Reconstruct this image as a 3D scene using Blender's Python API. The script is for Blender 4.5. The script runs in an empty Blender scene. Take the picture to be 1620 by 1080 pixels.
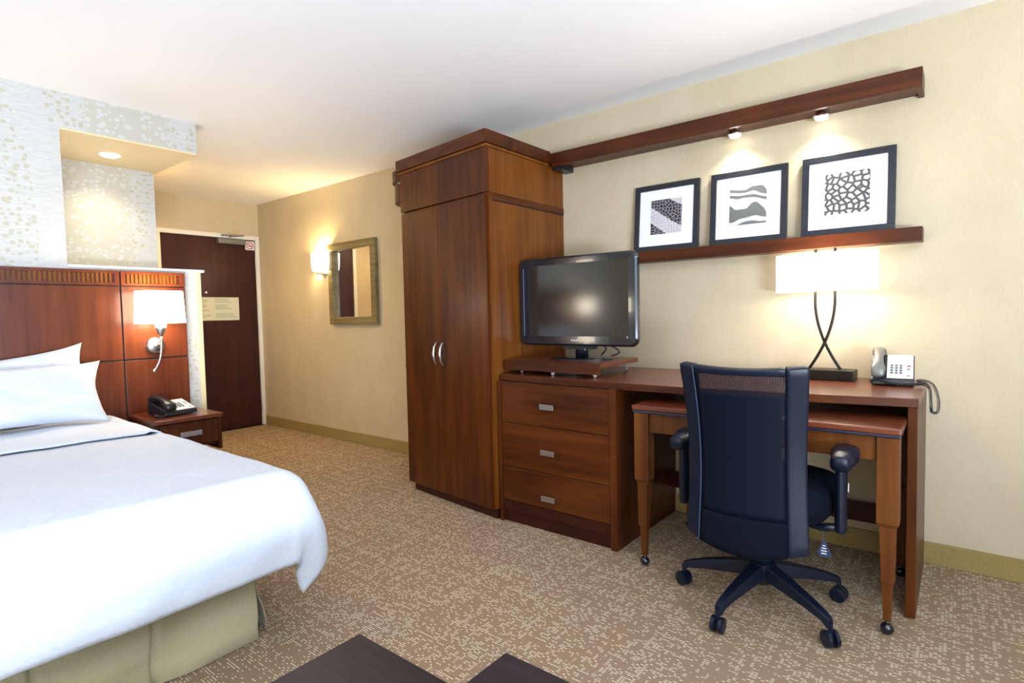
import bpy, bmesh, math, random
from mathutils import Vector, Matrix, noise
PI = math.pi
R = math.radians
C = bpy.context.scene.collection
random.seed(7)
WM = {}                                   # world matrix of every root / part

# ------------------------------------------------------------------ materials
def new_mat(name):
    m = bpy.data.materials.new(name); m.use_nodes = True
    nt = m.node_tree
    return m, nt, nt.nodes['Principled BSDF']

def N(nt, t, **kw):
    n = nt.nodes.new(t)
    for k, v in kw.items():
        if k in n.inputs: n.inputs[k].default_value = v
        else: setattr(n, k, v)
    return n

def mapped(nt, scale, coord='Object', rot=(0, 0, 0), loc=(0, 0, 0)):
    tc = N(nt, 'ShaderNodeTexCoord')
    mp = N(nt, 'ShaderNodeMapping'); mp.inputs['Scale'].default_value = scale
    mp.inputs['Rotation'].default_value = rot; mp.inputs['Location'].default_value = loc
    nt.links.new(tc.outputs[coord], mp.inputs['Vector'])
    return mp.outputs['Vector']

def ramp(nt, fac, stops, interp='LINEAR'):
    r = N(nt, 'ShaderNodeValToRGB'); e = r.color_ramp.elements
    r.color_ramp.interpolation = interp
    e[0].position = stops[0][0]; e[0].color = (*stops[0][1], 1)
    e[1].position = stops[-1][0]; e[1].color = (*stops[-1][1], 1)
    for p, c in stops[1:-1]:
        x = e.new(p); x.color = (*c, 1)
    nt.links.new(fac, r.inputs['Fac'])
    return r.outputs['Color']

def mixc(nt, fac, a, b, mode='MIX'):
    m = N(nt, 'ShaderNodeMix', data_type='RGBA', blend_type=mode)
    for s, v in ((0, fac), (6, a), (7, b)):
        if hasattr(v, 'links'): nt.links.new(v, m.inputs[s])
        else: m.inputs[s].default_value = v if s == 0 else (*v, 1)
    return m.outputs[2]

def math_(nt, op, a, b=None, c=None):
    m = N(nt, 'ShaderNodeMath', operation=op)
    for i, v in enumerate((a, b, c)):
        if v is None: continue
        if hasattr(v, 'links'): nt.links.new(v, m.inputs[i])
        else: m.inputs[i].default_value = v
    return m.outputs[0]

def bump(nt, bsdf, h, strength, dist=0.002):
    b = N(nt, 'ShaderNodeBump'); b.inputs['Strength'].default_value = strength; b.inputs['Distance'].default_value = dist
    nt.links.new(h, b.inputs['Height']); nt.links.new(b.outputs['Normal'], bsdf.inputs['Normal'])

def plain(name, col, rough=.5, metal=0, spec=.5, coat=0, var=0, vs=30, bmp=0):
    m, nt, b = new_mat(name)
    b.inputs['Base Color'].default_value = (*col, 1)
    b.inputs['Roughness'].default_value = rough; b.inputs['Metallic'].default_value = metal
    b.inputs['Specular IOR Level'].default_value = spec; b.inputs['Coat Weight'].default_value = coat
    if var or bmp:
        n = N(nt, 'ShaderNodeTexNoise', Scale=vs, Detail=4.0)
        nt.links.new(mapped(nt, (1, 1, 1)), n.inputs['Vector'])
        if var:
            nt.links.new(ramp(nt, n.outputs['Fac'], [(.3, tuple(c*(1-var) for c in col)), (.7, tuple(min(1, c*(1+var)) for c in col))]), b.inputs['Base Color'])
        if bmp: bump(nt, b, n.outputs['Fac'], bmp)
    return m

def wood(name, dark, mid, light, axis='z', rough=.36, coat=.06, fine=1.0, spec=.24):
    m, nt, b = new_mat(name); b.inputs['Specular IOR Level'].default_value = spec
    lo, hi = 1.3, 26*fine
    sc = {'x': (lo, hi, hi), 'y': (hi, lo, hi), 'z': (hi, hi, lo)}[axis]
    n1 = N(nt, 'ShaderNodeTexNoise', Scale=1.0, Detail=5.0, Roughness=.62, Distortion=.4)
    nt.links.new(mapped(nt, sc), n1.inputs['Vector'])
    sc2 = tuple(s*(.9 if s == lo else .13) for s in sc)
    n2 = N(nt, 'ShaderNodeTexNoise', Scale=1.0, Detail=3.0, Distortion=1.2)
    nt.links.new(mapped(nt, sc2), n2.inputs['Vector'])
    a = ramp(nt, n1.outputs['Fac'], [(.32, dark), (.5, mid), (.72, light)])
    c = mixc(nt, .38, a, ramp(nt, n2.outputs['Fac'], [(.35, dark), (.5, mid), (.66, light)]))
    nt.links.new(c, b.inputs['Base Color'])
    b.inputs['Roughness'].default_value = rough
    b.inputs['Coat Weight'].default_value = coat; b.inputs['Coat Roughness'].default_value = .22
    bump(nt, b, n1.outputs['Fac'], .06, .001)
    return m

CH = ((.026, .0045, .0008), (.062, .0130, .0017), (.110, .029, .0038))
w_v = wood('cherry_veneer_upright', *CH, 'z')
w_x = wood('cherry_veneer_along', *CH, 'x')
w_y = wood('cherry_veneer_across', *CH, 'y')
SD = ((.085, .022, .003), (.15, .044, .005), (.215, .075, .010))  # lighter copy of the cherry: light on the wardrobe side put into colour
w_side = wood('cherry_lit_side', *SD, 'z')
w_leg = wood('nut_brown_leg', (.062, .016, .003), (.105, .031, .005), (.15, .052, .010), 'z')
w_top = wood('desk_top_laminate', (.085, .018, .008), (.13, .031, .012), (.165, .045, .018), 'x', rough=.3, coat=.35)
w_dark = wood('dark_red_base', (.016, .003, .002), (.03, .005, .003), (.045, .009, .004), 'x')
w_door = wood('mahogany_door', (.026, .006, .006), (.042, .010, .009), (.06, .016, .013), 'z', rough=.38, coat=.1)
w_head = wood('headboard_cherry', (.058, .0105, .004), (.112, .0235, .0075), (.155, .040, .012), 'z', rough=.30, coat=.35)
w_esp = wood('espresso_table', (.012, .008, .010), (.022, .015, .017), (.036, .026, .028), 'x', rough=.4, coat=.1, fine=2.2)
seam = plain('dark_seam', (.006, .002, .002), .6)
steel = plain('brushed_steel', (.55, .55, .56), .28, 1.0)
satin = plain('satin_nickel_pull', (.42, .41, .42), .42, 1.0)
bronze = plain('dark_bronze', (.03, .025, .02), .38, .8)
blk = plain('black_plastic', (.010, .011, .014), .32)
blkgloss = plain('gloss_black_bezel', (.006, .008, .014), .12, coat=.5)
navy = plain('dark_navy_leather', (.0018, .0055, .017), .36, spec=.32, bmp=.15, vs=260)
navyseat = plain('black_seat_fabric', (.0012, .0028, .008), .85, spec=.12)
navyplastic = plain('dark_blue_plastic', (.002, .006, .017), .36, spec=.4)
white = plain('white_enamel', (.80, .80, .78), .4)
doorwhite = plain('door_frame_paint', (.74, .74, .68), .45)
cream = plain('cream_paper', (.62, .62, .48), .7)
greentext = plain('faded_green_print', (.30, .38, .28), .8)
silver = plain('silver_phone_plastic', (.20, .20, .19), .35, .4)
keypadw = plain('white_faceplate', (.74, .74, .72), .4)
keyk = plain('grey_key', (.10, .11, .14), .5)
keyr = plain('red_key', (.55, .06, .05), .5)
redpr = plain('red_print', (.65, .05, .05), .6)
frameblk = plain('black_picture_frame', (.008, .010, .018), .3)
matw = plain('white_mat_board', (.80, .81, .86), .8)
rubber = plain('black_rubber', (.008, .008, .008), .6)
yel = plain('painted_yellow_corner', (.72, .62, .36), .7)
chrome = plain('chrome', (.75, .75, .76), .12, 1.0)
mirror_m = plain('mirror_silvering', (.9, .9, .9), .02, 1.0)
goldfr = wood('antique_gold_frame', (.10, .075, .03), (.20, .155, .07), (.30, .24, .12), 'x', rough=.45, coat=0)
navyedge = plain('dark_edge_band', (.012, .014, .035), .3)

def emis(name, col, s, base=(.9, .9, .88)):
    m, nt, b = new_mat(name)
    b.inputs['Base Color'].default_value = (*base, 1); b.inputs['Roughness'].default_value = .7
    b.inputs['Emission Color'].default_value = (*col, 1); b.inputs['Emission Strength'].default_value = s
    return m
shade_m = emis('lit_lamp_shade', (1, .86, .66), 10.0)
deskshade_m = emis('lit_linen_shade', (1, .93, .82), 1.5)
bulb = emis('glowing_bulb', (1, .90, .72), 14)
puck = emis('glowing_puck_lens', (1, .92, .78), 10)
sconce_m = emis('lit_frosted_glass', (1, .90, .68), 4)

def wall_mat():
    m, nt, b = new_mat('beige_vinyl_wallcovering')
    n = N(nt, 'ShaderNodeTexNoise', Scale=1.0, Detail=6.0, Roughness=.6)
    nt.links.new(mapped(nt, (5, 5, 3)), n.inputs['Vector'])
    f = N(nt, 'ShaderNodeTexNoise', Scale=1.0, Detail=3.0)
    nt.links.new(mapped(nt, (220, 220, 30)), f.inputs['Vector'])
    c = mixc(nt, .25, ramp(nt, n.outputs['Fac'], [(.3, (.50, .42, .28)), (.7, (.575, .495, .345))]),
             ramp(nt, f.outputs['Fac'], [(.3, (.47, .395, .26)), (.7, (.60, .515, .365))]))
    nt.links.new(c, b.inputs['Base Color']); b.inputs['Roughness'].default_value = .62
    bump(nt, b, f.outputs['Fac'], .12, .001)
    return m
wallm = wall_mat()
ceilm = plain('white_ceiling_paint', (.91, .92, .94), .85, var=.015, vs=200, bmp=.05)
basem = plain('olive_tan_carpet_base', (.30, .215, .075), .9, var=.12, vs=150)
soffitm = plain('warm_painted_soffit', (.74, .62, .40), .75)

def wallpaper():
    m, nt, b = new_mat('leafy_silver_wallpaper')
    v = mapped(nt, (1, 1, 1))
    sep = N(nt, 'ShaderNodeSeparateXYZ'); nt.links.new(v, sep.inputs[0])
    # horizontal silk lines
    n = N(nt, 'ShaderNodeTexNoise', Scale=1.0, Detail=5.0, Roughness=.7)
    nt.links.new(mapped(nt, (18, 18, 260)), n.inputs['Vector'])
    base = ramp(nt, n.outputs['Fac'], [(.3, (.46, .465, .45)), (.7, (.62, .62, .60))])
    # round leaves on upright stems
    vo = N(nt, 'ShaderNodeTexVoronoi', Scale=1.0, Randomness=.75, feature='F1')
    nt.links.new(mapped(nt, (.001, 31, 36)), vo.inputs['Vector'])
    leaf = math_(nt, 'LESS_THAN', vo.outputs['Distance'], .40)
    br = N(nt, 'ShaderNodeTexNoise', Scale=1.0, Detail=1.0)
    nt.links.new(mapped(nt, (.01, 5.5, 1.0), loc=(0, 3.1, 2.0)), br.inputs['Vector'])
    grove = math_(nt, 'GREATER_THAN', br.outputs['Fac'], .46)
    patch = math_(nt, 'LESS_THAN', math_(nt, 'ABSOLUTE', math_(nt, 'SUBTRACT', sep.outputs['Y'], 1.19)), .20)
    wv = math_(nt, 'LESS_THAN', math_(nt, 'ABSOLUTE', math_(nt, 'SUBTRACT', math_(nt, 'FRACT', math_(nt, 'MULTIPLY', sep.outputs['Y'], 24)), .5)), .03)
    tan = (.47, .45, .35); tanp = (.49, .47, .38)
    leafc = mixc(nt, math_(nt, 'MULTIPLY', leaf, grove), base, tan)
    stem = mixc(nt, math_(nt, 'MULTIPLY', math_(nt, 'MULTIPLY', wv, grove), .4), leafc, (.50, .50, .46))
    invc = mixc(nt, leaf, tanp, (.58, .59, .57))
    c = mixc(nt, patch, stem, mixc(nt, .3, invc, base))
    nt.links.new(c, b.inputs['Base Color']); b.inputs['Roughness'].default_value = .5
    bump(nt, b, n.outputs['Fac'], .15, .001)
    return m
paper = wallpaper()

def carpet():
    m, nt, b = new_mat('brown_woven_carpet')
    v = mapped(nt, (1, 1, 1))
    sep = N(nt, 'ShaderNodeSeparateXYZ'); nt.links.new(v, sep.inputs[0])
    cx, cy = 1/.0118, 1/.0092
    u = math_(nt, 'MULTIPLY', sep.outputs['X'], cx); w = math_(nt, 'MULTIPLY', sep.outputs['Y'], cy)
    fu, fw = math_(nt, 'FRACT', u), math_(nt, 'FRACT', w)
    iu, iw = math_(nt, 'FLOOR', u), math_(nt, 'FLOOR', w)
    cmb = N(nt, 'ShaderNodeCombineXYZ'); nt.links.new(iu, cmb.inputs[0]); nt.links.new(iw, cmb.inputs[1])
    wn = N(nt, 'ShaderNodeTexWhiteNoise', noise_dimensions='2D'); nt.links.new(cmb.outputs[0], wn.inputs['Vector'])
    def nz(sc, loc):
        n = N(nt, 'ShaderNodeTexNoise', Scale=1.0, Detail=1.5)
        nt.links.new(mapped(nt, sc, loc=loc), n.inputs['Vector']); return math_(nt, 'SUBTRACT', n.outputs['Fac'], .5)
    t1 = math_(nt, 'MULTIPLY_ADD', nz((46, 1.5, 1), (0, 0, 0)), 1.25, .37)
    t2 = math_(nt, 'MULTIPLY_ADD', nz((1.5, 46, 1), (4, 7, 0)), 1.25, t1)
    thr = math_(nt, 'MULTIPLY_ADD', nz((24, 24, 1), (9, 2, 0)), .9, t2)
    on = math_(nt, 'LESS_THAN', wn.outputs['Value'], thr)
    # narrow pick, long across x, thin along y
    mu = math_(nt, 'LESS_THAN', math_(nt, 'ABSOLUTE', math_(nt, 'SUBTRACT', fu, .5)), .41)
    mw = math_(nt, 'LESS_THAN', math_(nt, 'ABSOLUTE', math_(nt, 'SUBTRACT', fw, .5)), .20)
    pick = math_(nt, 'MULTIPLY', math_(nt, 'MULTIPLY', mu, mw), on)
    fine = N(nt, 'ShaderNodeTexNoise', Scale=420, Detail=3.0, Roughness=.7); nt.links.new(v, fine.inputs['Vector'])
    base = ramp(nt, fine.outputs['Fac'], [(.3, (.20, .130, .078)), (.7, (.345, .245, .160))])
    lite = ramp(nt, fine.outputs['Fac'], [(.3, (.58, .48, .35)), (.7, (.80, .70, .54))])
    nt.links.new(mixc(nt, pick, base, lite), b.inputs['Base Color'])
    b.inputs['Roughness'].default_value = .95; b.inputs['Specular IOR Level'].default_value = .1
    bump(nt, b, fine.outputs['Fac'], .5, .003)
    return m
carpetm = carpet()

def cloth(name, col, sc=(90, 90, 90), amt=.25, rough=.85, bs=.3, sheen=.15):
    m, nt, b = new_mat(name)
    n = N(nt, 'ShaderNodeTexNoise', Scale=1.0, Detail=4.0); nt.links.new(mapped(nt, sc), n.inputs['Vector'])
    nt.links.new(ramp(nt, n.outputs['Fac'], [(.3, tuple(c*(1-amt) for c in col)), (.7, col)]), b.inputs['Base Color'])
    b.inputs['Roughness'].default_value = rough; b.inputs['Sheen Weight'].default_value = sheen
    bump(nt, b, n.outputs['Fac'], bs, .003)
    return m
linen = cloth('white_matelasse_cover', (.58, .63, .72), (42, 60, 60), .07, .8, .75)
sheetm = cloth('white_sheet', (.60, .65, .74), (160, 160, 160), .03, .75, .12)
skirtm = cloth('khaki_bed_skirt', (.36, .315, .185), (40, 300, 300), .22, .8, .25)

def mesh_fabric():
    m, nt, b = new_mat('see_through_chair_mesh')
    b.inputs['Base Color'].default_value = (.001, .004, .012, 1); b.inputs['Roughness'].default_value = .6; b.inputs['Specular IOR Level'].default_value = .15
    v = mapped(nt, (1, 1, 1)); sep = N(nt, 'ShaderNodeSeparateXYZ'); nt.links.new(v, sep.inputs[0])
    k = 1/.0045
    u = math_(nt, 'FRACT', math_(nt, 'MULTIPLY', sep.outputs['X'], k)); w = math_(nt, 'FRACT', math_(nt, 'MULTIPLY', sep.outputs['Z'], k))
    hole = math_(nt, 'MULTIPLY', math_(nt, 'LESS_THAN', math_(nt, 'ABSOLUTE', math_(nt, 'SUBTRACT', u, .5)), .23),
                 math_(nt, 'LESS_THAN', math_(nt, 'ABSOLUTE', math_(nt, 'SUBTRACT', w, .5)), .23))
    t = N(nt, 'ShaderNodeBsdfTransparent'); mx = N(nt, 'ShaderNodeMixShader')
    nt.links.new(hole, mx.inputs[0]); nt.links.new(b.outputs[0], mx.inputs[1]); nt.links.new(t.outputs[0], mx.inputs[2])
    nt.links.new(mx.outputs[0], nt.nodes['Material Output'].inputs['Surface'])
    return m
meshm = mesh_fabric()

def tv_screen():
    m, nt, b = new_mat('matte_lcd_screen')
    b.inputs['Base Color'].default_value = (.008, .007, .006, 1)
    b.inputs['Roughness'].default_value = .12; b.inputs['Specular IOR Level'].default_value = 1.0
    return m
screenm = tv_screen()

def art(kind):
    m, nt, b = new_mat('monochrome_print_' + kind)
    v = mapped(nt, (1, 1, 1)); sep = N(nt, 'ShaderNodeSeparateXYZ'); nt.links.new(v, sep.inputs[0])
    X, Z = sep.outputs['X'], sep.outputs['Z']
    if kind == 'flagstones':
        vo = N(nt, 'ShaderNodeTexVoronoi', feature='DISTANCE_TO_EDGE', voronoi_dimensions='2D', Scale=1.0, Randomness=.9)
        sw = N(nt, 'ShaderNodeCombineXYZ'); nt.links.new(math_(nt, 'MULTIPLY', X, 36), sw.inputs[0]); nt.links.new(math_(nt, 'MULTIPLY', Z, 38), sw.inputs[1])
        nt.links.new(sw.outputs[0], vo.inputs['Vector'])
        c = ramp(nt, vo.outputs['Distance'], [(.16, (.05, .052, .058)), (.20, (.46, .46, .50))])
    else:
        vo = N(nt, 'ShaderNodeTexVoronoi', feature='DISTANCE_TO_EDGE', voronoi_dimensions='2D', Scale=1.0, Randomness=.8)
        k = 58 if kind == 'diagonal_cobbles' else 260
        sw = N(nt, 'ShaderNodeCombineXYZ'); nt.links.new(math_(nt, 'MULTIPLY', X, k), sw.inputs[0]); nt.links.new(math_(nt, 'MULTIPLY', Z, k), sw.inputs[1])
        nt.links.new(sw.outputs[0], vo.inputs['Vector'])
        dk = ramp(nt, vo.outputs['Distance'], [(.05, (.38, .35, .38)), (.10, (.015, .013, .02))])
        lt = ramp(nt, vo.outputs['Distance'], [(.04, (.30, .28, .31)), (.10, (.58, .56, .60))])
        if kind == 'diagonal_cobbles':
            q = math_(nt, 'ADD', math_(nt, 'MULTIPLY', X, .55), Z)
            s = math_(nt, 'ADD', math_(nt, 'MULTIPLY', math_(nt, 'SINE', math_(nt, 'ADD', math_(nt, 'MULTIPLY', X, 16), .4)), .012), q)
            band = math_(nt, 'GREATER_THAN', math_(nt, 'FRACT', math_(nt, 'ADD', math_(nt, 'MULTIPLY', s, 4.88), .0)), .56)
            c = mixc(nt, band, dk, lt)
        else:
            wn_ = N(nt, 'ShaderNodeTexNoise', Scale=1.0, Detail=.5)
            nt.links.new(mapped(nt, (9, 1, 11), loc=(2.3, 0, 1.1)), wn_.inputs['Vector'])
            s = math_(nt, 'ADD', math_(nt, 'MULTIPLY', math_(nt, 'SUBTRACT', wn_.outputs['Fac'], .5), .13), Z)
            zz = math_(nt, 'POWER', math_(nt, 'MAXIMUM', math_(nt, 'ADD', s, .15), 0.001), 1.6)
            band = math_(nt, 'GREATER_THAN', math_(nt, 'FRACT', math_(nt, 'MULTIPLY', zz, 36)), .5)
            c = mixc(nt, band, mixc(nt, .5, dk, (.10, .13, .13)), mixc(nt, .5, lt, (.52, .55, .56)))
    nt.links.new(c, b.inputs['Base Color']); b.inputs['Roughness'].default_value = .6
    return m

# ------------------------------------------------------------------ geometry
def thing(name, label, cat, loc=(0, 0, 0), rot=0, group=None, kind=None):
    o = bpy.data.objects.new(name, None); C.objects.link(o)
    o.empty_display_size = .1
    o.location = loc; o.rotation_euler = (0, 0, rot)
    WM[o.name] = Matrix.Translation(loc) @ Matrix.Rotation(rot, 4, 'Z')
    tag(o, label, cat, group, kind)
    return o

def tag(o, label=None, cat=None, group=None, kind=None):
    if label: o['label'] = label
    if cat: o['category'] = cat
    if group: o['group'] = group
    if kind: o['kind'] = kind
    return o

def obj(name, bm, m, parent=None, local=False, smooth=False, bevel=0, segs=2, sub=0, label=None, origin=None):
    """ONE mesh object. World-space mesh data unless local; brought into the parent's frame."""
    if parent is not None and not local:
        bmesh.ops.transform(bm, matrix=WM[parent.name].inverted(), verts=bm.verts)
    bmesh.ops.recalc_face_normals(bm, faces=bm.faces)
    me = bpy.data.meshes.new(name); bm.to_mesh(me); bm.free()
    me.materials.append(m)
    if smooth:
        for p in me.polygons: p.use_smooth = True
    o = bpy.data.objects.new(name, me); C.objects.link(o)
    if parent is not None:
        o.parent = parent; WM[o.name] = WM[parent.name]
    else: WM[o.name] = Matrix.Identity(4)
    if bevel:
        b = o.modifiers.new('Bevel', 'BEVEL'); b.width = bevel; b.segments = segs; b.limit_method = 'ANGLE'; b.angle_limit = R(40)
    if sub:
        s = o.modifiers.new('Sub', 'SUBSURF'); s.levels = sub; s.render_levels = sub
    if label: o['label'] = label
    return o

def solo(name, bm, m, label, cat, group=None, kind=None, **kw):
    return tag(obj(name, bm, m, **kw), label, cat, group, kind)

def struct(name, bm, m, parent=None, **kw):
    o = obj(name, bm, m, parent, **kw)
    if parent is None: o['kind'] = 'structure'
    return o

def dup(root, loc, rot=None, label=None, group=None):
    r = root.copy(); C.objects.link(r); r.location = loc
    if rot is not None: r.rotation_euler = (0, 0, rot)
    if label: r['label'] = label
    if group: r['group'] = group
    def rec(a, b):
        for ch in list(a.children):
            c = ch.copy(); C.objects.link(c); c.parent = b; rec(ch, c)
    rec(root, r)
    return r

def B(): return bmesh.new()

def box(bm, x0, x1, y0, y1, z0, z1):
    v = [bm.verts.new(p) for p in ((x0, y0, z0), (x1, y0, z0), (x1, y1, z0), (x0, y1, z0), (x0, y0, z1), (x1, y0, z1), (x1, y1, z1), (x0, y1, z1))]
    for f in ((3, 2, 1, 0), (4, 5, 6, 7), (0, 1, 5, 4), (1, 2, 6, 5), (2, 3, 7, 6), (3, 0, 4, 7)):
        bm.faces.new([v[i] for i in f])
    return bm

def bx(*a): return box(B(), *a)

def prism(bm, pts, a0, a1, axis='z'):
    def P(p, h):
        return (p[0], p[1], h) if axis == 'z' else (p[0], h, p[1]) if axis == 'y' else (h, p[0], p[1])
    lo = [bm.verts.new(P(p, a0)) for p in pts]; hi = [bm.verts.new(P(p, a1)) for p in pts]
    bm.faces.new(lo[::-1]); bm.faces.new(hi)
    n = len(pts)
    for i in range(n): bm.faces.new([lo[i], lo[(i+1) % n], hi[(i+1) % n], hi[i]])
    return bm

def ring_loft(bm, rings, cap=True, closed=True):
    vs = [[bm.verts.new(p) for p in r] for r in rings]
    n = len(rings[0])
    for a, b in zip(vs, vs[1:]):
        for i in range(n if closed else n-1): bm.faces.new([a[i], a[(i+1) % n], b[(i+1) % n], b[i]])
    if cap: bm.faces.new(vs[0][::-1]); bm.faces.new(vs[-1])
    return bm

def lathe(bm, prof, c=(0, 0, 0), n=32, axis='z', cap=True, sx=1, sy=1):
    rings = []
    for r, h in prof:
        ring = []
        for i in range(n):
            a = 2*PI*i/n; u, v = r*math.cos(a)*sx, r*math.sin(a)*sy
            p = (u, v, h) if axis == 'z' else (u, h, v) if axis == 'y' else (h, u, v)
            ring.append((c[0]+p[0], c[1]+p[1], c[2]+p[2]))
        rings.append(ring)
    return ring_loft(bm, rings, cap)

def tube(bm, pts, r, n=10, cap=True):
    pts = [Vector(p) for p in pts]; rings = []
    up = Vector((0, 0, 1)); prev = None
    for i, p in enumerate(pts):
        t = (pts[min(i+1, len(pts)-1)] - pts[max(i-1, 0)]).normalized()
        if prev is None:
            a = t.cross(up if abs(t.z) < .9 else Vector((1, 0, 0))).normalized()
        else: a = (prev - t*prev.dot(t)).normalized()
        prev = a; b = t.cross(a); rr = r[i] if isinstance(r, (list, tuple)) else r
        rings.append([p + (a*math.cos(2*PI*k/n) + b*math.sin(2*PI*k/n))*rr for k in range(n)])
    return ring_loft(bm, rings, cap)

def bez(p0, p1, p2, p3, n=16):
    P = [Vector(p) for p in (p0, p1, p2, p3)]; out = []
    for i in range(n+1):
        t = i/n; out.append(P[0]*(1-t)**3 + P[1]*3*t*(1-t)**2 + P[2]*3*t*t*(1-t) + P[3]*t**3)
    return out

def sphere(bm, c, r, sx=1, sy=1, sz=1):
    m = Matrix.Translation(c) @ Matrix.Diagonal((sx, sy, sz, 1))
    bmesh.ops.create_uvsphere(bm, u_segments=20, v_segments=12, radius=r, matrix=m); return bm

def text_mesh(s, size, m, name, parent, mat4, extr=.0004):
    cu = bpy.data.curves.new(name, 'FONT'); cu.body = s; cu.size = size; cu.align_x = 'CENTER'; cu.extrude = extr
    t = bpy.data.objects.new('tmp', cu); C.objects.link(t)
    dg = bpy.context.evaluated_depsgraph_get(); me = bpy.data.meshes.new_from_object(t.evaluated_get(dg))
    bm = B(); bm.from_mesh(me); bpy.data.objects.remove(t); bpy.data.curves.remove(cu); bpy.data.meshes.remove(me)
    bmesh.ops.transform(bm, matrix=mat4, verts=bm.verts)
    return obj(name, bm, m, parent)

def fbm(x, y, z=0): return noise.noise(Vector((x, y, z)))

def light(kind, name, loc, power, col, size=.1, aim=None, **kw):
    l = bpy.data.lights.new(name, kind); l.energy = power; l.color = col
    if kind == 'AREA':
        l.shape = 'RECTANGLE'; l.size, l.size_y = size
    else: l.shadow_soft_size = size
    for k, v in kw.items(): setattr(l, k, v)
    o = bpy.data.objects.new(name, l); C.objects.link(o); o.location = loc
    if aim: o.rotation_euler = Vector(aim).to_track_quat('-Z', 'Y').to_euler()
    return o

# ------------------------------------------------------------------ setting
D, H = 3.06, 2.37          # desk wall, ceiling height
XE = -5.93                 # entry wall
XH = -3.74                 # headboard wall
XR, YF = 1.75, -2.3
struct('floor', bx(XE-.1, XR+.1, YF-.1, D+.1, -.05, 0), carpetm)
struct('ceiling', bx(XE-.1, XR+.1, YF-.1, D+.1, H, H+.05), ceilm)
struct('wall_back', bx(XE-.1, XR+.1, D, D+.1, 0, H), wallm)
struct('baseboard_back', bx(XE+.02, XR, D-.012, D, 0, .098), basem, bevel=.003)
# headboard wall: solid run, half-height ledge wall with open niche above
struct('wall_left', bx(XH-.66, XH, YF, .873, 0, H), paper)
struct('wall_half_height', bx(XH-.66, XH, .873, 1.515, 0, 1.447), paper)
struct('trim_1', bx(XH-.66, XH, 1.515, 1.545, 0, 1.447), yel)
struct('trim_2', bx(XH-.66, XH+.012, .873, 1.565, 1.447, 1.463), white, bevel=.003)
struct('wall_niche_back', bx(XH-.76, XH-.66, .873, 1.54, 1.463, 2.175), paper)
struct('wall_soffit', bx(XH-.66, XH, .873, 1.56, 2.185, H), paper)
struct('trim_3', bx(XH-.66, XH-.001, .873, 1.558, 2.175, 2.185), soffitm)
struct('wall_bathroom', bx(XE-.1, XH-.76, YF, 1.54, 0, H), wallm)
struct('wall_front', bx(XH-.66, XR+.1, YF-.1, YF, 0, H), wallm)
# right wall with the wide window the daylight comes through
WY0, WY1, WZ0, WZ1 = -1.9, 1.2, .35, 2.2
struct('wall_right', box(box(box(bx(XR, XR+.1, YF, WY0, 0, H), XR, XR+.1, WY1, D, 0, H), XR, XR+.1, WY0, WY1, 0, WZ0), XR, XR+.1, WY0, WY1, WZ1, H), wallm)
wf = B()
for y in (WY0, (WY0+WY1)/2-.02, WY1-.04): box(wf, XR+.03, XR+.07, y, y+.04, WZ0, WZ1)
for z in (WZ0, WZ1-.04): box(wf, XR+.03, XR+.07, WY0, WY1, z, z+.04)
struct('window_1', wf, white)
# entry wall and door
struct('wall_entry', box(box(bx(XE-.1, XE, 1.5, 2.06, 0, H), XE-.1, XE, 3.062, D+.02, 0, H), XE-.1, XE, 2.06, 3.062, 2.03, H), wallm)
dr = struct('door_1', bx(XE-.05, XE-.008, 2.103, 3.017, .008, 1.985), w_door, bevel=.002)
fr = B(); box(fr, XE-.06, XE+.012, 2.058, 2.101, 0, 2.03); box(fr, XE-.06, XE+.012, 3.019, 3.058, 0, 2.03); box(fr, XE-.06, XE+.012, 2.101, 3.019, 1.987, 2.03)
struct('door_frame', fr, doorwhite, dr, bevel=.003)
for z in (.22, 1.02, 1.75):
    obj('hinge', tube(B(), [(XE+.004, 3.017, z-.05), (XE+.004, 3.017, z+.05)], .008), steel, dr)
cl = obj('door_closer', bx(XE-.008, XE+.05, 2.62, 2.90, 1.925, 1.978), silver, dr, bevel=.006)
obj('closer_arm', tube(tube(B(), [(XE+.03, 2.74, 1.98), (XE+.03, 2.74, 2.005), (XE+.14, 2.84, 2.01)], .009), [(XE+.14, 2.84, 2.01), (XE+.02, 2.66, 2.012)], .009), steel, cl)
obj('peephole', lathe(B(), [(.012, XE-.01), (.012, XE-.002), (.006, XE+.0)], (0, 2.50, 1.425), 16, 'x'), chrome, dr)
hd = obj('door_handle', tube(lathe(B(), [(.028, XE-.008), (.028, XE+.006)], (0, 2.165, .99), 24, 'x'), [(XE, 2.165, .99), (XE+.05, 2.165, .99), (XE+.055, 2.20, .99), (XE+.052, 2.28, .985)], .010), chrome, dr, smooth=True)
obj('threshold', bx(XE-.05, XE+.02, 2.101, 3.019, 0, .007), bronze, dr)
# notice on the door (faded, unreadable print) and the no-smoking sticker
nt_ = thing('door_notice', 'cream rectangular notice with faded green print stuck on the dark entry door', 'sign', (XE-.004, 2.56, 1.142))
obj('notice_sheet', bx(XE-.008, XE-.004, 2.30, 2.82, 1.142, 1.378), cream, nt_)
tb = B()
for i in range(12):
    for c0, c1 in ((2.32, 2.54), (2.58, 2.80)):
        if c0 > 2.5 and i in (3, 7, 8): continue
        box(tb, XE-.004, XE-.0035, c0, c0+(c1-c0)*random.uniform(.55, 1), 1.36-i*.017, 1.367-i*.017)
tb2 = tb
obj('notice_print', tb2, greentext, nt_)
ns_ = thing('no_smoking_sign', 'small square no-smoking sticker with red ring at the top corner of the entry door', 'sign', (XE-.004, 2.965, 1.89))
obj('sticker', bx(XE-.008, XE-.003, 2.915, 3.012, 1.882, 1.975), keypadw, ns_)
rg = B(); c0 = (XE-.001, 2.963, 1.928)
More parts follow.
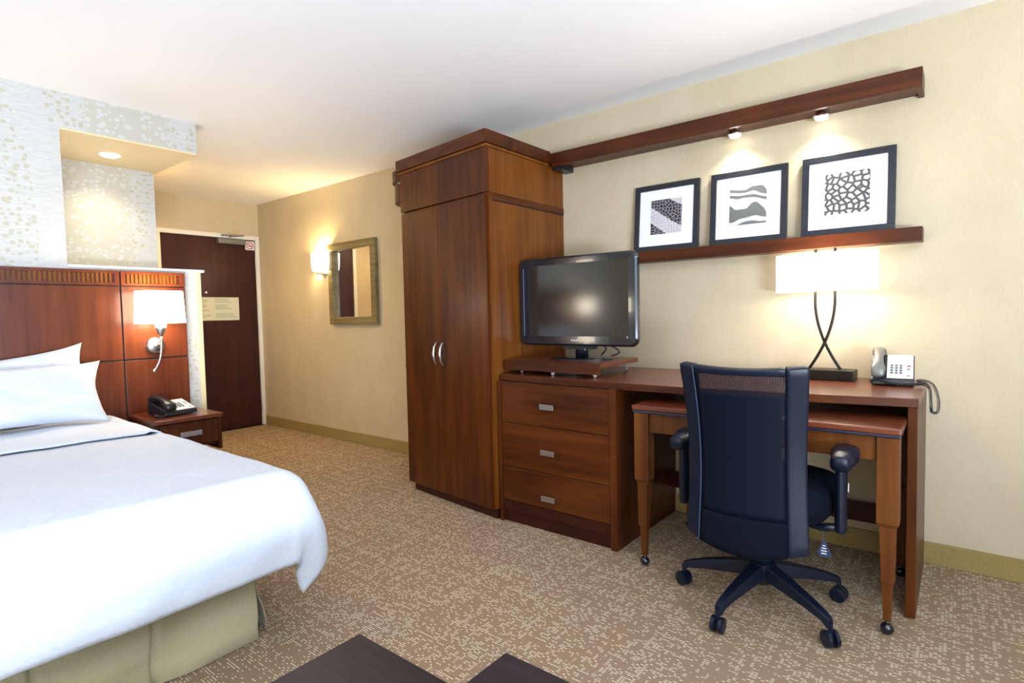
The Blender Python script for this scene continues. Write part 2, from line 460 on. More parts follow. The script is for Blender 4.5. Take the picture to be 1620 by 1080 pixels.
tube(rg, [(c0[0], c0[1]+.034*math.cos(a*PI/12), c0[2]+.034*math.sin(a*PI/12)) for a in range(25)], .0035, 6)
tube(rg, [(c0[0], c0[1]-.024, c0[2]+.024), (c0[0], c0[1]+.024, c0[2]-.024)], .0032, 6)
obj('red_ring', rg, redpr, ns_)
obj('cigarette', tube(bx(XE-.003, XE-.001, 2.945, 2.990, 1.922, 1.930), [(XE-.002, 2.988, 1.932), (XE-.002, 2.992, 1.940), (XE-.002, 2.986, 1.948)], .0015, 5), keyk, ns_)

# ------------------------------------------------------------------ wardrobe
FL, FR_ = (-2.84, 2.44), (-2.01, 2.335)
def fr_y(x): t = (x-FL[0])/(FR_[0]-FL[0]); return FL[1]+(FR_[1]-FL[1])*t
def front_slab(x0, x1, z0, z1, out, thick=.022):
    return prism(B(), [(x0, fr_y(x0)-out), (x1, fr_y(x1)-out), (x1, fr_y(x1)-out+thick), (x0, fr_y(x0)-out+thick)], z0, z1)
wd = thing('wardrobe', 'tall cherry wardrobe with two plain doors and curved steel handles beside the television', 'wardrobe', (-2.42, 2.7, 0))
obj('body', prism(B(), [(-2.83, fr_y(-2.83)+.001), (-2.011, fr_y(-2.011)+.001), (-2.011, D-.002), (-2.83, D-.002)], .06, 2.05), w_side, wd)
obj('plinth', prism(B(), [(-2.82, fr_y(-2.82)+.018), (-2.015, fr_y(-2.015)+.018), (-2.015, D-.003), (-2.82, D-.003)], 0, .058), w_dark, wd)
for x0, x1 in ((-2.835, -2.4525), (-2.4505, -2.027)):
    d = obj('door', front_slab(x0, x1, .062, 1.802, .022), w_v, wd, bevel=.002)
    hx = -2.487 if x0 < -2.6 else -2.424
    yb = fr_y(hx)-.022
    obj('handle', tube(B(), [(hx, yb+.001, .845), (hx, yb-.012, .85), (hx, yb-.030, .875), (hx, yb-.038, .915), (hx, yb-.030, .955), (hx, yb-.012, .98), (hx, yb+.001, .985)], [.005, .006, .007, .0085, .007, .006, .005], 10), steel, d, smooth=True)
obj('top_panel', front_slab(-2.838, -2.008, 1.812, 2.052, .024), w_v, wd, bevel=.002)
obj('side_band', bx(-2.011, -2.0065, fr_y(-2.01)+.001, D-.004, 1.775, 1.812), w_y, wd)
obj('side_seam', bx(-2.011, -2.009, fr_y(-2.01)+.02, D-.004, 1.768, 1.774), seam, wd)
def off_front(x, o): return (x, fr_y(x)-o)
obj('cornice', prism(B(), [off_front(-2.855, .045), off_front(-1.993, .045), (-1.993, 2.898), (-2.011, 2.898), (-2.011, D-.002), (-2.855, D-.002)], 2.068, 2.138), w_x, wd, bevel=.003)
obj('moulding', prism(B(), [off_front(-2.846, .034), off_front(-2.001, .034), (-2.001, 2.897), (-2.02, 2.897), (-2.02, D-.003), (-2.846, D-.003)], 2.051, 2.067), w_side, wd, bevel=.004)
# rounded boards on the wardrobe's far side
def rounded(x0, x1, y0, y1, r, z0, z1):
    pts = [(x1, y1), (x0, y1)] + [(x0+r-r*math.cos(a*PI/16), y0+r-r*math.sin(a*PI/16)) for a in range(9)] + [(x1, y0)]
    return prism(B(), pts, z0, z1)
cv = thing('closet_valance', 'rounded cherry valance boards jutting from the far side of the wardrobe near the ceiling', 'closet valance', (-3.03, 2.8, 1.945))
obj('upper_board', rounded(-3.165, -2.857, 2.54, D-.001, .16, 2.062, 2.140), w_v, cv, bevel=.003)
obj('lower_board', rounded(-3.155, -2.857, 2.55, D-.001, .16, 1.925, 2.050), w_v, cv, bevel=.003)
obj('light_gap', rounded(-3.145, -2.857, 2.56, D-.001, .16, 2.0505, 2.0615), keypadw, cv)
solo('closet_shelf', rounded(-3.085, -2.842, 2.54, D-.001, .16, .785, .812), w_x, 'rounded cherry shelf end jutting from the far side of the wardrobe at waist height', 'shelf', bevel=.004)

# ------------------------------------------------------------------ valance, ledge, pictures
vl = thing('light_valance', 'long cherry light valance high on the wall right of the wardrobe with two spotlights', 'wall shelf', (-1.07, 3.0, 2.045))
obj('fascia', bx(-1.991, -.142, 2.90, 2.918, 2.045, 2.127), w_x, vl, bevel=.002)
obj('underside_board', bx(-1.99, -.162, 2.918, D-.001, 2.058, 2.072), w_x, vl)
obj('lip', bx(-1.99, -.142, 2.896, 2.900, 2.045, 2.052), w_x, vl)
obj('end_cap', bx(-.161, -.142, 2.918, D-.001, 2.045, 2.127), w_x, vl)
obj('bracket', bx(-1.99, -1.93, 2.92, D-.001, 2.028, 2.0575), blk, vl)
pls = None
for i, (px, lb) in enumerate(((-.915, 'chrome puck spotlight under the valance above the middle picture'), (-.525, 'chrome puck spotlight under the valance above the right-hand picture'))):
    pl = thing('puck_spotlight', lb, 'spotlight', (px, 2.985, 2.058), group='spotlights under the valance')
    obj('housing', lathe(B(), [(.036, 2.0575), (.036, 2.035), (.031, 2.030)], (px, 2.985, 0), 28), chrome, pl, smooth=False)
    obj('lens', lathe(B(), [(.028, 2.0298), (.024, 2.020), (.010, 2.016)], (px, 2.985, 0), 24), puck, pl, smooth=True)
    light('SPOT', 'puck_beam', (px, 2.985, 2.010), 9, (1, .87, .66), .02, (0, .03, -1), spot_size=R(125), spot_blend=.9)
solo('picture_ledge', bx(-1.99, -.137, 2.96, D-.001, 1.422, 1.483), w_x, 'cherry picture ledge on the wall holding three framed prints', 'wall shelf', bevel=.002)

def picture(cx, kind, label):
    t = thing('framed_picture', label, 'picture', (cx, 2.995, 1.4835), group='black framed prints on the ledge')
    tilt = Matrix.Translation((cx, 2.996, 1.4835)) @ Matrix.Rotation(R(-5.5), 4, 'X')
    W = .188; HH = .378; b = .030
    f = B()
    for a in ((-W, W, 0, .020, 0, b), (-W, W, 0, .020, HH-b, HH), (-W, -W+b, 0, .020, b, HH-b), (W-b, W, 0, .020, b, HH-b)): box(f, *a)
    def T(bm): bmesh.ops.transform(bm, matrix=tilt, verts=bm.verts); return bm
    obj('frame', T(f), frameblk, t, bevel=.001)
    obj('mat_board', T(bx(-W+b-.002, W-b+.002, .008, .012, b-.002, HH-b+.002)), matw, t)
    pw, ph = .091, .097
    pr = B(); box(pr, -pw, pw, -.0006, .0, -ph, ph)
    m = art(kind)
    o = obj('print', pr, m, t, local=True)
    o.matrix_parent_inverse = Matrix.Identity(4)
    L = WM[t.name].inverted() @ tilt @ Matrix.Translation((0, .0078, HH/2+.004))
    o.location = L.to_translation(); o.rotation_euler = L.to_euler()
picture(-1.303, 'diagonal_cobbles', 'black framed print of dark and pale cobbles in diagonal bands, nearest the television')
picture(-.865, 'wavy_pebbles', 'black framed print of grey wavy pebble bands, middle of the ledge')
picture(-.425, 'flagstones', 'black framed print of white irregular stones with dark joints, above the table lamp')

# ------------------------------------------------------------------ desk and chest
dk = thing('desk', 'long cherry desk with thick top running from the wardrobe over the drawer chest', 'desk', (-1.05, 2.75, 0))
edge = [(-2.0, 2.375), (-1.7, 2.358), (-1.42, 2.352), (-1.15, 2.348), (-.93, 2.352), (-.62, 2.382), (-.35, 2.42), (-.117, 2.458)]
obj('tabletop', prism(B(), edge + [(-.117, D-.001), (-2.0, D-.001)], .783, .815), w_top, dk, bevel=.002)
e2 = [(x, y-.0012) for x, y in edge]
obj('front_edge', prism(B(), e2 + [(x, y-.0002) for x, y in reversed(edge)], .784, .8135), w_x, dk)
obj('end_panel', bx(-.150, -.119, 2.468, D-.001, 0, .782), w_v, dk, bevel=.002)
obj('back_rail', bx(-1.268, -.151, 2.96, 2.985, .165, .252), w_dark, dk)

ch = thing('drawer_chest', 'cherry three-drawer chest under the television with small nickel pulls', 'chest of drawers', (-1.63, 2.7, 0))
obj('carcass', bx(-1.990, -1.272, 2.378, D-.002, .068, .782), w_dark, ch)
obj('plinth', bx(-1.985, -1.306, 2.372, 2.60, 0, .067), w_dark, ch)
obj('side_panel', bx(-1.305, -1.270, 2.352, D-.003, 0, .7825), w_v, ch, bevel=.001)
obj('side_panel', bx(-1.999, -1.979, 2.352, 2.377, 0, .7825), w_v, ch, bevel=.001)
for z0, z1, hz in ((.556, .779, .664), (.313, .553, .425), (.125, .310, .183)):
    d = obj('drawer', bx(-1.977, -1.309, 2.357, 2.377, z0, z1), w_x, ch, bevel=.002)
    obj('pull', box(bx(-1.704, -1.618, 2.333, 2.339, hz-.014, hz+.014), -1.695, -1.627, 2.339, 2.357, hz-.004, hz+.004), satin, d, bevel=.0015)
obj('bottom_board', bx(-1.977, -1.309, 2.359, 2.377, .068, .122), w_dark, ch)

# rolling table nested under the desk
rt = thing('rolling_table', 'low cherry table on stepped legs with ball casters, rolled under the desk', 'table', (-.645, 2.5, 0))
X0, X1, Y0, Y1 = -1.142, -.152, 2.258, 2.88
obj('tabletop', bx(X0, X1, Y0, Y1, .712, .735), w_top, rt, bevel=.006)
obj('edge_band', bx(X0+.003, X1-.003, Y0+.003, Y1-.003, .701, .7118), navyedge, rt, bevel=.003)
obj('apron', box(box(box(bx(X0+.075, X1-.075, Y0+.026, Y0+.044, .615, .7005), X0+.075, X1-.075, Y1-.044, Y1-.026, .615, .7005), X0+.03, X0+.048, Y0+.08, Y1-.08, .615, .7005), X1-.048, X1-.03, Y0+.08, Y1-.08, .615, .7005), w_leg, rt)
for sx in (0, 1):
    for sy in (0, 1):
        def fx(a): return X0+a if sx == 0 else X1-a
        def fy(a): return Y0+a if sy == 0 else Y1-a
        rings = []
        for z, o0, o1 in ((.7005, .006, .072), (.40, .006, .072), (.388, .014, .066), (.385, .015, .064), (.19, .017, .056), (.183, .022, .054), (.05, .026, .050)):
            rings.append([(fx(o0), fy(o0+.006), z), (fx(o1), fy(o0+.006), z), (fx(o1), fy(o1+.006), z), (fx(o0), fy(o1+.006), z)])
        lg = obj('leg', ring_loft(B(), rings), w_leg, rt, bevel=.0015)
        cx_, cy_ = fx(.038), fy(.044)
        c_ = sphere(B(), (cx_, cy_, .0215), .0212); tube(c_, [(cx_, cy_, .03), (cx_, cy_, .05)], .007)
        obj('caster', c_, blkgloss, lg, smooth=True)

# ------------------------------------------------------------------ television
ty = thing('swivel_tray', 'thick cherry swivel tray on small rollers under the television', 'tray', (-1.70, 2.62, .815))
obj('board', prism(B(), [(-1.998, 2.43), (-1.392, 2.43), (-1.402, 2.86), (-1.44, 2.89), (-1.998, 2.89)], .868, .89), w_top, ty, bevel=.003)
obj('front_board', bx(-1.998, -1.391, 2.410, 2.4295, .838, .891), w_x, ty, bevel=.002)
obj('turntable', lathe(B(), [(.15, .8152), (.15, .835), (.12, .8675)], (-1.72, 2.66, 0), 32), blk, ty)
for p in ((-1.46, 2.50), (-1.93, 2.50), (-1.46, 2.82), (-1.70, 2.47)):
    obj('roller', box(lathe(B(), [(.011, -.012), (.011, .012)], (p[0], p[1], .8265), 16, 'y'), p[0]-.012, p[0]+.012, p[1]-.014, p[1]+.014, .838, .8675), steel, ty)
tv = thing('television', 'black flat television with a glossy bezel standing on the swivel tray', 'television', (-1.625, 2.62, .89))
TVR = tv
TX0, TX1, TZ0, TZ1, TY = -1.988, -1.262, .967, 1.455, 2.56
def rrect(x0, x1, z0, z1, r, n=6):
    out = []
    for cx, cz, a0 in ((x1-r, z1-r, 0), (x0+r, z1-r, 90), (x0+r, z0+r, 180), (x1-r, z0+r, 270)):
        for k in range(n+1):
            a = R(a0+90*k/n); out.append((cx+r*math.cos(a), cz+r*math.sin(a)))
    return out
def rr_ring(x0, x1, z0, z1, r, y): return [(p[0], y, p[1]) for p in rrect(x0, x1, z0, z1, r)]
sx0, sx1, sz0, sz1 = TX0+.068, TX1-.050, TZ0+.052, TZ1-.042
bz = B()
ring_loft(bz, [rr_ring(sx0, sx1, sz0, sz1, .003, TY+.012), rr_ring(sx0, sx1, sz0, sz1, .003, TY+.002),
               rr_ring(TX0+.012, TX1-.012, TZ0+.012, TZ1-.012, .032, TY), rr_ring(TX0+.003, TX1-.003, TZ0+.003, TZ1-.003, .038, TY+.006),
               rr_ring(TX0, TX1, TZ0, TZ1, .040, TY+.02), rr_ring(TX0+.006, TX1-.006, TZ0+.006, TZ1-.006, .036, TY+.045)], cap=False)
obj('bezel', bz, blkgloss, tv, bevel=0)
obj('screen', bx(sx0-.001, sx1+.001, TY+.0105, TY+.0135, sz0-.001, sz1+.001), screenm, tv)
bk = B(); ring_loft(bk, [rr_ring(TX0+.006, TX1-.006, TZ0+.006, TZ1-.006, .036, TY+.045), rr_ring(TX0+.05, TX1-.05, TZ0+.04, TZ1-.04, .05, TY+.085), rr_ring(TX0+.12, TX1-.12, TZ0+.08, TZ1-.08, .05, TY+.11)])
obj('back_cover', bk, blk, tv)
obj('side_strip', bx(TX0+.030, TX0+.034, TY-.0015, TY+.001, TZ0+.055, TZ1-.055), plain('blue_grey_strip', (.10, .16, .26), .2), tv)
st = B(); lathe(st, [(.035, .905), (.033, .99)], (-1.625, TY+.075, 0), 24, sx=1.1, sy=.7)
obj('stand_column', st, blkgloss, tv, smooth=True)
obj('stand_base', lathe(B(), [(.17, .8902), (.17, .897), (.15, .903), (.04, .908)], (-1.655, TY+.11, 0), 40, sx=1.12, sy=.72), blkgloss, tv, smooth=False)
obj('neck_bracket', bx(-1.72, -1.53, TY+.03, TY+.08, .950, .98), blk, tv, bevel=.004)
obj('cable', tube(tube(B(), bez((-1.56, TY+.09, .985), (-1.45, TY+.10, .96), (-1.50, TY+.1, .94), (-1.53, TY+.12, .912)), .004, 6), bez((-1.53, TY+.09, .985), (-1.36, TY+.12, .94), (-1.42, TY+.1, .92), (-1.47, TY+.12, .912)), .004, 6), blk, tv, smooth=True)
text_mesh('PHILIPS', .015, keypadw, 'maker_lettering', tv, Matrix.Translation(((TX0+TX1)/2, TY-.0006, TZ0+.026)) @ Matrix.Rotation(R(90), 4, 'X'))
obj('corner_mark', bx(TX1-.062, TX1-.051, TY-.0008, TY, TZ0+.045, TZ0+.055), plain('grey_mark', (.25, .25, .25), .5), tv)

TVR.rotation_euler = (0, 0, R(1.7))
# ------------------------------------------------------------------ desk lamp
dl = thing('table_lamp', 'table lamp with wide white shade and crossed dark metal stems on the desk', 'lamp', (-.50, 2.92, .815))
obj('base', bx(-.60, -.372, 2.875, 2.995, .8155, .862), bronze, dl, bevel=.003)
for x in (-.55, -.50, -.425): obj('outlet', bx(x-.02, x+.02, 2.905, 2.935, .862, .8635), blk, dl)
for s in (1, -1):
    cxx = -.497
    pts = bez((cxx+s*.064, 2.935+s*.004, .862), (cxx+s*.02, 2.935+s*.008, .93), (cxx-s*.052, 2.935+s*.008, 1.06), (cxx-s*.041, 2.935+s*.008, 1.22), 22) + [(cxx-s*.041, 2.935+s*.008, 1.30), (cxx-s*.041, 2.935+s*.008, 1.418)]
    obj('stem', tube(B(), pts, .0065, 8), bronze, dl, smooth=True)
def oval_shell(cx, cy, z0, z1, rx, ry, p=2.6, t=.003, n=56, top=1.0):
    bm = B(); rings = []
    for rr, z, k in ((0, z0, 1), (0, z1, top), (t, z1, top), (t, z0, 1)):
        ring = []
        for i in range(n):
            a = 2*PI*i/n; c, s = math.cos(a), math.sin(a)
            ring.append((cx+(rx-rr)*k*math.copysign(abs(c)**(2/p), c), cy+(ry-rr)*k*math.copysign(abs(s)**(2/p), s), z))
        rings.append(ring)
    rings.append(rings[0]); vs = [[bm.verts.new(q) for q in r] for r in rings[:4]]
    for a in range(4):
        A, Bv = vs[a], vs[(a+1) % 4]
        for i in range(n): bm.faces.new([A[i], A[(i+1) % n], Bv[(i+1) % n], Bv[i]])
    return bm
obj('shade', oval_shell(-.497, 2.935, 1.222, 1.395, .208, .085), deskshade_m, dl, smooth=False)
obj('bulb', sphere(B(), (-.497, 2.935, 1.30), .024), bulb, dl, smooth=True)
obj('socket_bar', tube(B(), [(-.538, 2.943, 1.24), (-.456, 2.927, 1.24)], .005, 8), bronze, dl)
light('POINT', 'desk_lamp_light', (-.497, 2.935, 1.345), 3.6, (1, .86, .64), .03)
light('POINT', 'desk_lamp_light', (-.497, 2.925, 1.262), 3.4, (1, .86, .64), .03)

# ------------------------------------------------------------------ telephones (local frame: x right, y back, z up)
def phone(label, loc, rot, tone, face, red, coil, scl=(1, 1, 1), hb=.062):
    t = thing('telephone', label, 'telephone', loc, rot); t.scale = scl
    bm = B(); prism(bm, [(-.095, .006), (.098, .006), (.098, .055), (-.095, .02)], 0, 1)
    bm.free()
    body = B()
    prof = [(-.095, .0), (.09, .0), (.095, hb), (.06, hb+.006), (-.088, .022)]      # (y, z)
    prism(body, prof, -.088, .088, 'x')
    for v in body.verts: v.co.z += .004
    obj('body', body, tone, t, local=True, bevel=.006, segs=3)
    fp = B(); A = Vector((0, -.084, .0285)); Bq = Vector((0, .058, hb+.0108)); d = (Bq-A).normalized(); nrm = Vector((0, -d.z, d.y))
    def face_box(x0, x1, s0, s1, h0, h1):
        bm = B(); vs = []
        for h in (h0, h1):
            for x, s in ((x0, s0), (x1, s0), (x1, s1), (x0, s1)):
                vs.append(bm.verts.new(Vector((x, 0, 0)) + A + d*s + nrm*h))
        for f in ((3, 2, 1, 0), (4, 5, 6, 7), (0, 1, 5, 4), (1, 2, 6, 5), (2, 3, 7, 6), (3, 0, 4, 7)): bm.faces.new([vs[i] for i in f])
        return bm
    L = (Bq-A).length
    f = obj('faceplate', face_box(-.022, .083, .006, L-.004, -.002, .0015), face, t, local=True)
    for r in range(4):
        for c in range(3):
            obj('key', face_box(-.008+c*.018, .003+c*.018, .035+r*.017, .045+r*.017, .0015, .004), keyk, f, local=True)
    obj('message_key', face_box(.058, .074, .085, .092, .0015, .004), keyr if red else keyk, f, local=True)
    for s in (.020, .065): obj('side_key', face_box(.058, .070, s, s+.006, .0015, .003), keyk, f, local=True)
    hs = B()      # handset lying along the left side, front to back
    rings = []
    for s, w, h, z in ((-.100, .012, .010, .050), (-.094, .023, .019, .052), (-.070, .025, .022, .060), (-.045, .018, .014, .077), (0, .016, .012, .090), (.045, .018, .014, .093), (.070, .025, .022, .088), (.094, .023, .019, .086), (.100, .012, .010, .086)):
        rings.append([(-.058+w*1.25*math.copysign(abs(math.cos(a))**.7, math.cos(a)), s, z+(hb-.062)*(s+.1)/.2+h*math.copysign(abs(math.sin(a))**.7, math.sin(a))) for a in [2*PI*k/16 for k in range(16)]])
    ring_loft(hs, rings)
    obj('handset', hs, silver if red else blk, t, local=True, smooth=True)
    cb = B(); path = [Vector(p) for p in coil]
    pts = []; seg = 0
    lens = [0]
    for a, b in zip(path, path[1:]): lens.append(lens[-1]+(b-a).length)
    n = int(lens[-1]/.0011)
    prev = None
    for i in range(n+1):
        s = lens[-1]*i/n
        while seg < len(path)-2 and s > lens[seg+1]: seg += 1
        u = (s-lens[seg])/max(1e-6, lens[seg+1]-lens[seg]); p = path[seg].lerp(path[seg+1], u)
        tdir = (path[seg+1]-path[seg]).normalized()
        a_ = tdir.cross(Vector((.31, .2, .93))).normalized() if prev is None else (prev - tdir*prev.dot(tdir)).normalized()
        prev = a_; b_ = tdir.cross(a_); ang = s/.0065*2*PI
        pts.append(p + (a_*math.cos(ang)+b_*math.sin(ang))*.0058)
    tube(cb, pts, .0017, 5)
    obj('coiled_cord', cb, blk, t, local=True, smooth=True)
    return t
def sm(pts, n=8):
    out = []; P = [Vector(p) for p in pts]
    for i in range(len(P)-1):
        p0, p1, p2, p3 = P[max(i-1, 0)], P[i], P[i+1], P[min(i+2, len(P)-1)]
        for k in range(n):
            t = k/n; out.append(.5*((2*p1)+(-p0+p2)*t+(2*p0-5*p1+4*p2-p3)*t*t+(-p0+3*p1-3*p2+p3)*t**3))
    out.append(P[-1]); return out
phone('silver and black telephone beside the table lamp, cord hanging over the desk edge', (-.228, 2.862, .8155), R(3), blk, silver if False else keypadw, True,
      sm([(-.090, -.095, .016), (-.060, -.113, .030), (0, -.116, .012), (.070, -.112, .010), (.118, -.085, .014), (.146, -.06, -.005), (.152, -.055, -.07), (.158, -.04, -.105), (.178, -.04, -.100), (.180, -.05, -.05), (.160, -.06, .008), (.122, -.07, .026), (.096, -.085, .024)]), (.86, .74, 1.0), .112)
phone('black telephone with white keypad plate on the nightstand', (-3.50, 1.262, .6205), R(99), blk, keypadw, False,
      sm([(-.090, -.095, .016), (-.105, -.11, .012), (-.130, -.09, .010), (-.125, -.05, .012), (-.100, -.03, .010)]))

# ------------------------------------------------------------------ office chair (local frame, facing +y = the desk)
oc = thing('office_chair', 'dark navy mesh-back office chair on five casters, seen from behind at the desk', 'chair', (-.592, 2.215, 0), R(1.0))
def back_pt(u, v):
    """u -1..1 across, v 0..1 up"""
    z = .330 + .630*v
    w = .205 - .012*math.sin(PI*min(1, v*1.05)) + .004*v
    x = w*u
    y = -.245 - .060*v - .055*math.sin(PI*v)*0 + .035*math.sin(PI*v*.9) + .055*u*u
    if v < .12: z -= (1-u*u)*.035*(1-v/.12)
    z += -.012*(1-u*u)*(v > .92)*(v-.92)/.08
    return Vector((x, y, z))
def back_patch(u0, u1, v0, v1, nu, nv, off, thick):
    bm = B(); F = []; K = []
    for j in range(nv+1):
        fr_, kr = [], []
        for i in range(nu+1):
            u = u0+(u1-u0)*i/nu; v = v0+(v1-v0)*j/nv
            p = back_pt(u, v); e = 1e-3
            nn = (back_pt(u+e, v)-back_pt(u-e, v)).cross(back_pt(u, min(1, v+e))-back_pt(u, max(0, v-e))).normalized()
            fr_.append(bm.verts.new(p+nn*off)); kr.append(bm.verts.new(p+nn*(off-thick)))
        F.append(fr_); K.append(kr)
    for j in range(nv):
        for i in range(nu):
            bm.faces.new([F[j][i], F[j][i+1], F[j+1][i+1], F[j+1][i]]); bm.faces.new([K[j][i+1], K[j][i], K[j+1][i], K[j+1][i+1]])
    for j in range(nv):
        bm.faces.new([K[j][0], F[j][0], F[j+1][0], K[j+1][0]]); bm.faces.new([F[j][-1], K[j][-1], K[j+1][-1], F[j+1][-1]])
    for i in range(nu):
        bm.faces.new([F[0][i+1], F[0][i], K[0][i], K[0][i+1]]); bm.faces.new([F[-1][i], F[-1][i+1], K[-1][i+1], K[-1][i]])
    return bm
bf = obj('back_frame', back_patch(-1, -.74, .0, 1, 5, 20, .010, .034), navy, oc, local=True, smooth=True, bevel=.006)
obj('back_frame', back_patch(.70, 1, .0, 1, 5, 20, .010, .034), navy, oc, local=True, smooth=True, bevel=.006)
obj('top_band', back_patch(-.74, .70, .955, 1, 14, 2, .008, .026), navy, oc, local=True, smooth=True, bevel=.004)
obj('lower_panel', back_patch(-.74, .70, 0, .155, 14, 6, .009, .030), navyseat, oc, local=True, smooth=True)
obj('mesh_panel', back_patch(-.74, .70, .150, .957, 16, 20, .004, .001), meshm, oc, local=True, smooth=True)
obj('lumbar_pad', back_patch(-.70, .66, .16, .82, 14, 10, -.014, .018), navyseat, oc, local=True, smooth=True)
obj('piping', tube(B(), [back_pt(-.74, v/24)+Vector((0, -.0125, 0)) for v in range(25)], .0018, 5), plain('pale_blue_stitching', (.03, .06, .11), .6), oc, local=True)
st = B()
rings = []
for z, k in ((.395, .80), (.405, .93), (.43, 1.0), (.48, 1.0), (.510, .95), (.522, .80), (.524, .4)):
    rings.append([(.250*k*math.copysign(abs(math.cos(a))**.6, math.cos(a)), .06+.245*k*math.copysign(abs(math.sin(a))**.6, math.sin(a)), z) for a in [2*PI*i/40 for i in range(40)]])
ring_loft(st, rings)
obj('seat', st, navyseat, oc, local=True, smooth=True)
obj('seat_pan', bx(-.16, .16, -.14, .20, .35, .397), blk, oc, local=True, bevel=.02)
obj('back_support', tube(B(), bez((0, -.05, .37), (0, -.15, .36), (0, -.19, .37), (0, -.205, .40)), .022), blk, oc, local=True, smooth=True)
obj('gas_column', lathe(B(), [(.026, .085), (.03, .09), (.03, .20), (.022, .205), (.022, .355)], (0, .045, 0), 24), blk, oc, local=True, smooth=False)
for s in (-1, 1):
    ar = obj('arm_post', tube(B(), [(s*.12, -.02, .385), (s*.22, -.03, .375), (s*.268, -.04, .39)], .014), navyplastic, oc, local=True, smooth=True)
    obj('arm_upright', lathe(B(), [(.020, .375), (.023, .385), (.023, .60)], (s*.275, -.04, 0), 20, sx=.8, sy=1.2), navyplastic, oc, local=True)
    pd = B(); rg = []
    for y, w, z0, z1 in ((-.115, .018, .618, .648), (-.105, .030, .600, .653), (-.05, .036, .600, .660), (.0, .044, .602, .664), (.045, .042, .604, .664), (.056, .028, .612, .658)):
        rg.append([(s*.280+w*math.copysign(abs(math.cos(a))**.6, math.cos(a)), y, (z0+z1)/2+(z1-z0)/2*math.copysign(abs(math.sin(a))**.7, math.sin(a))) for a in [2*PI*i/20 for i in range(20)]])
    ring_loft(pd, rg)
    obj('armrest', pd, navy, oc, local=True, smooth=True)
obj('height_label', bx(.297, .2985, -.05, -.04, .52, .55), keypadw, oc, local=True)
bs = lathe(B(), [(.040, .112), (.05, .118), (.05, .172), (.035, .182)], (0, .045, 0), 24)
obj('base_hub', bs, navyplastic, oc, local=True)
for k in range(5):
    a = R(185+72*k-1.5); ca, sa = math.cos(a), math.sin(a)
    rings = []
    for r_, w, z0, z1 in ((.03, .032, .118, .172), (.12, .026, .108, .155), (.22, .020, .094, .130), (.280, .017, .082, .110), (.305, .015, .062, .098)):
        rings.append([(r_*ca-w*sa*q, .045+r_*sa+w*ca*q, z) for q, z in ((-1, z0), (1, z0), (.8, z1), (-.8, z1))])
    lg = obj('base_leg', ring_loft(B(), rings), navyplastic, oc, local=True, bevel=.003)
    cb = B(); b0 = a + R([60, 100, 75, 40, 90][k]); tx, tyy = math.cos(b0), math.sin(b0)
    ccx, ccy = .305*ca, .045+.305*sa
    for s in (-1, 1):
        w_ = B(); lathe(w_, [(.020, -.009), (.0285, -.006), (.0285, .006), (.018, .010)], (0, 0, 0), 24, 'x')
        bmesh.ops.transform(w_, matrix=Matrix.Translation((ccx+s*.014*tx, ccy+s*.014*tyy, .0290)) @ Matrix.Rotation(b0, 4, 'Z'), verts=w_.verts)
        tm = bpy.data.meshes.new('t'); w_.to_mesh(tm); w_.free(); cb.from_mesh(tm); bpy.data.meshes.remove(tm)
    tube(cb, [(ccx, ccy, .03), (ccx, ccy, .085)], .008, 10)
    obj('caster', cb, navyplastic, lg, local=True)
obj('hanging_tag', prism(tube(B(), [(.235, -.13, .40), (.238, -.135, .372)], .0012, 4), [(.238, .375), (.262, .325), (.255, .313), (.225, .313), (.218, .325)], -.137, -.1355, 'y'), plain('blue_printed_tag', (.02, .035, .08), .35), oc, local=True, label='small blue printed tag hanging under the seat')
tgm = B()
for i, w in enumerate((.008, .014, .018, .016)): box(tgm, .239-w/2, .239+w/2, -.1378, -.1372, .350-i*.009, .353-i*.009)
obj('tag_print', tgm, keypadw, oc, local=True)

# ------------------------------------------------------------------ bed
XM0, XM1, YB = -3.65, -1.86, .99
bd = thing('bed', 'king-size bed with khaki box-pleated skirt against the headboard', 'bed', (-2.75, 0, 0))
obj('box_spring', bx(XM0, XM1-.16, -YB+.07, YB-.07, .10, .335), cloth('box_spring_cloth', (.55, .53, .48)), bd, bevel=.02)
obj('mattress', bx(XM0, XM1-.02, -YB+.03, YB-.03, .336, .595), sheetm, bd, bevel=.04, segs=4)
sk = B()
def skirt_run(P, Q, n, outd, seed, pl=(.3, .62)):
    P, Q = Vector(P), Vector(Q); cols = []
    L = (Q-P).length
    for i in range(n+1):
        t = i/n; p = P.lerp(Q, t); s = t*L; col = []
        pleat = sum(-.022*math.exp(-((s-c)/.007)**2) for c in pl)
        for j in range(9):
            h = j/8; z = .345*(1-h)+.004
            o = pleat + .045*h*fbm(s*3.2+h*1.5, h*1.3, seed) + .030*(.3+h)*abs(fbm(s*5.5+h*2.2, h*1.2, seed+5)) + .020*(h**1.5)
            col.append(sk.verts.new((p.x+outd[0]*o, p.y+outd[1]*o, z)))
        cols.append(col)
    for a, b in zip(cols, cols[1:]):
        for j in range(8): sk.faces.new([a[j], b[j], b[j+1], a[j+1]])
skirt_run((XM1-.115, -1.0, 0), (XM1-.115, .945, 0), 260, (1, 0), 3.0, (.154, .447, .74, 1.033, 1.326, 1.619))
skirt_run((XM1-.135, .965, 0), (XM0+.1, .965, 0), 110, (0, 1), 9.0)
sk_o = obj('bed_skirt', sk, skirtm, bd, smooth=True)
sm_ = sk_o.modifiers.new('Solid', 'SOLIDIFY'); sm_.thickness = .004; sm_.offset = 0

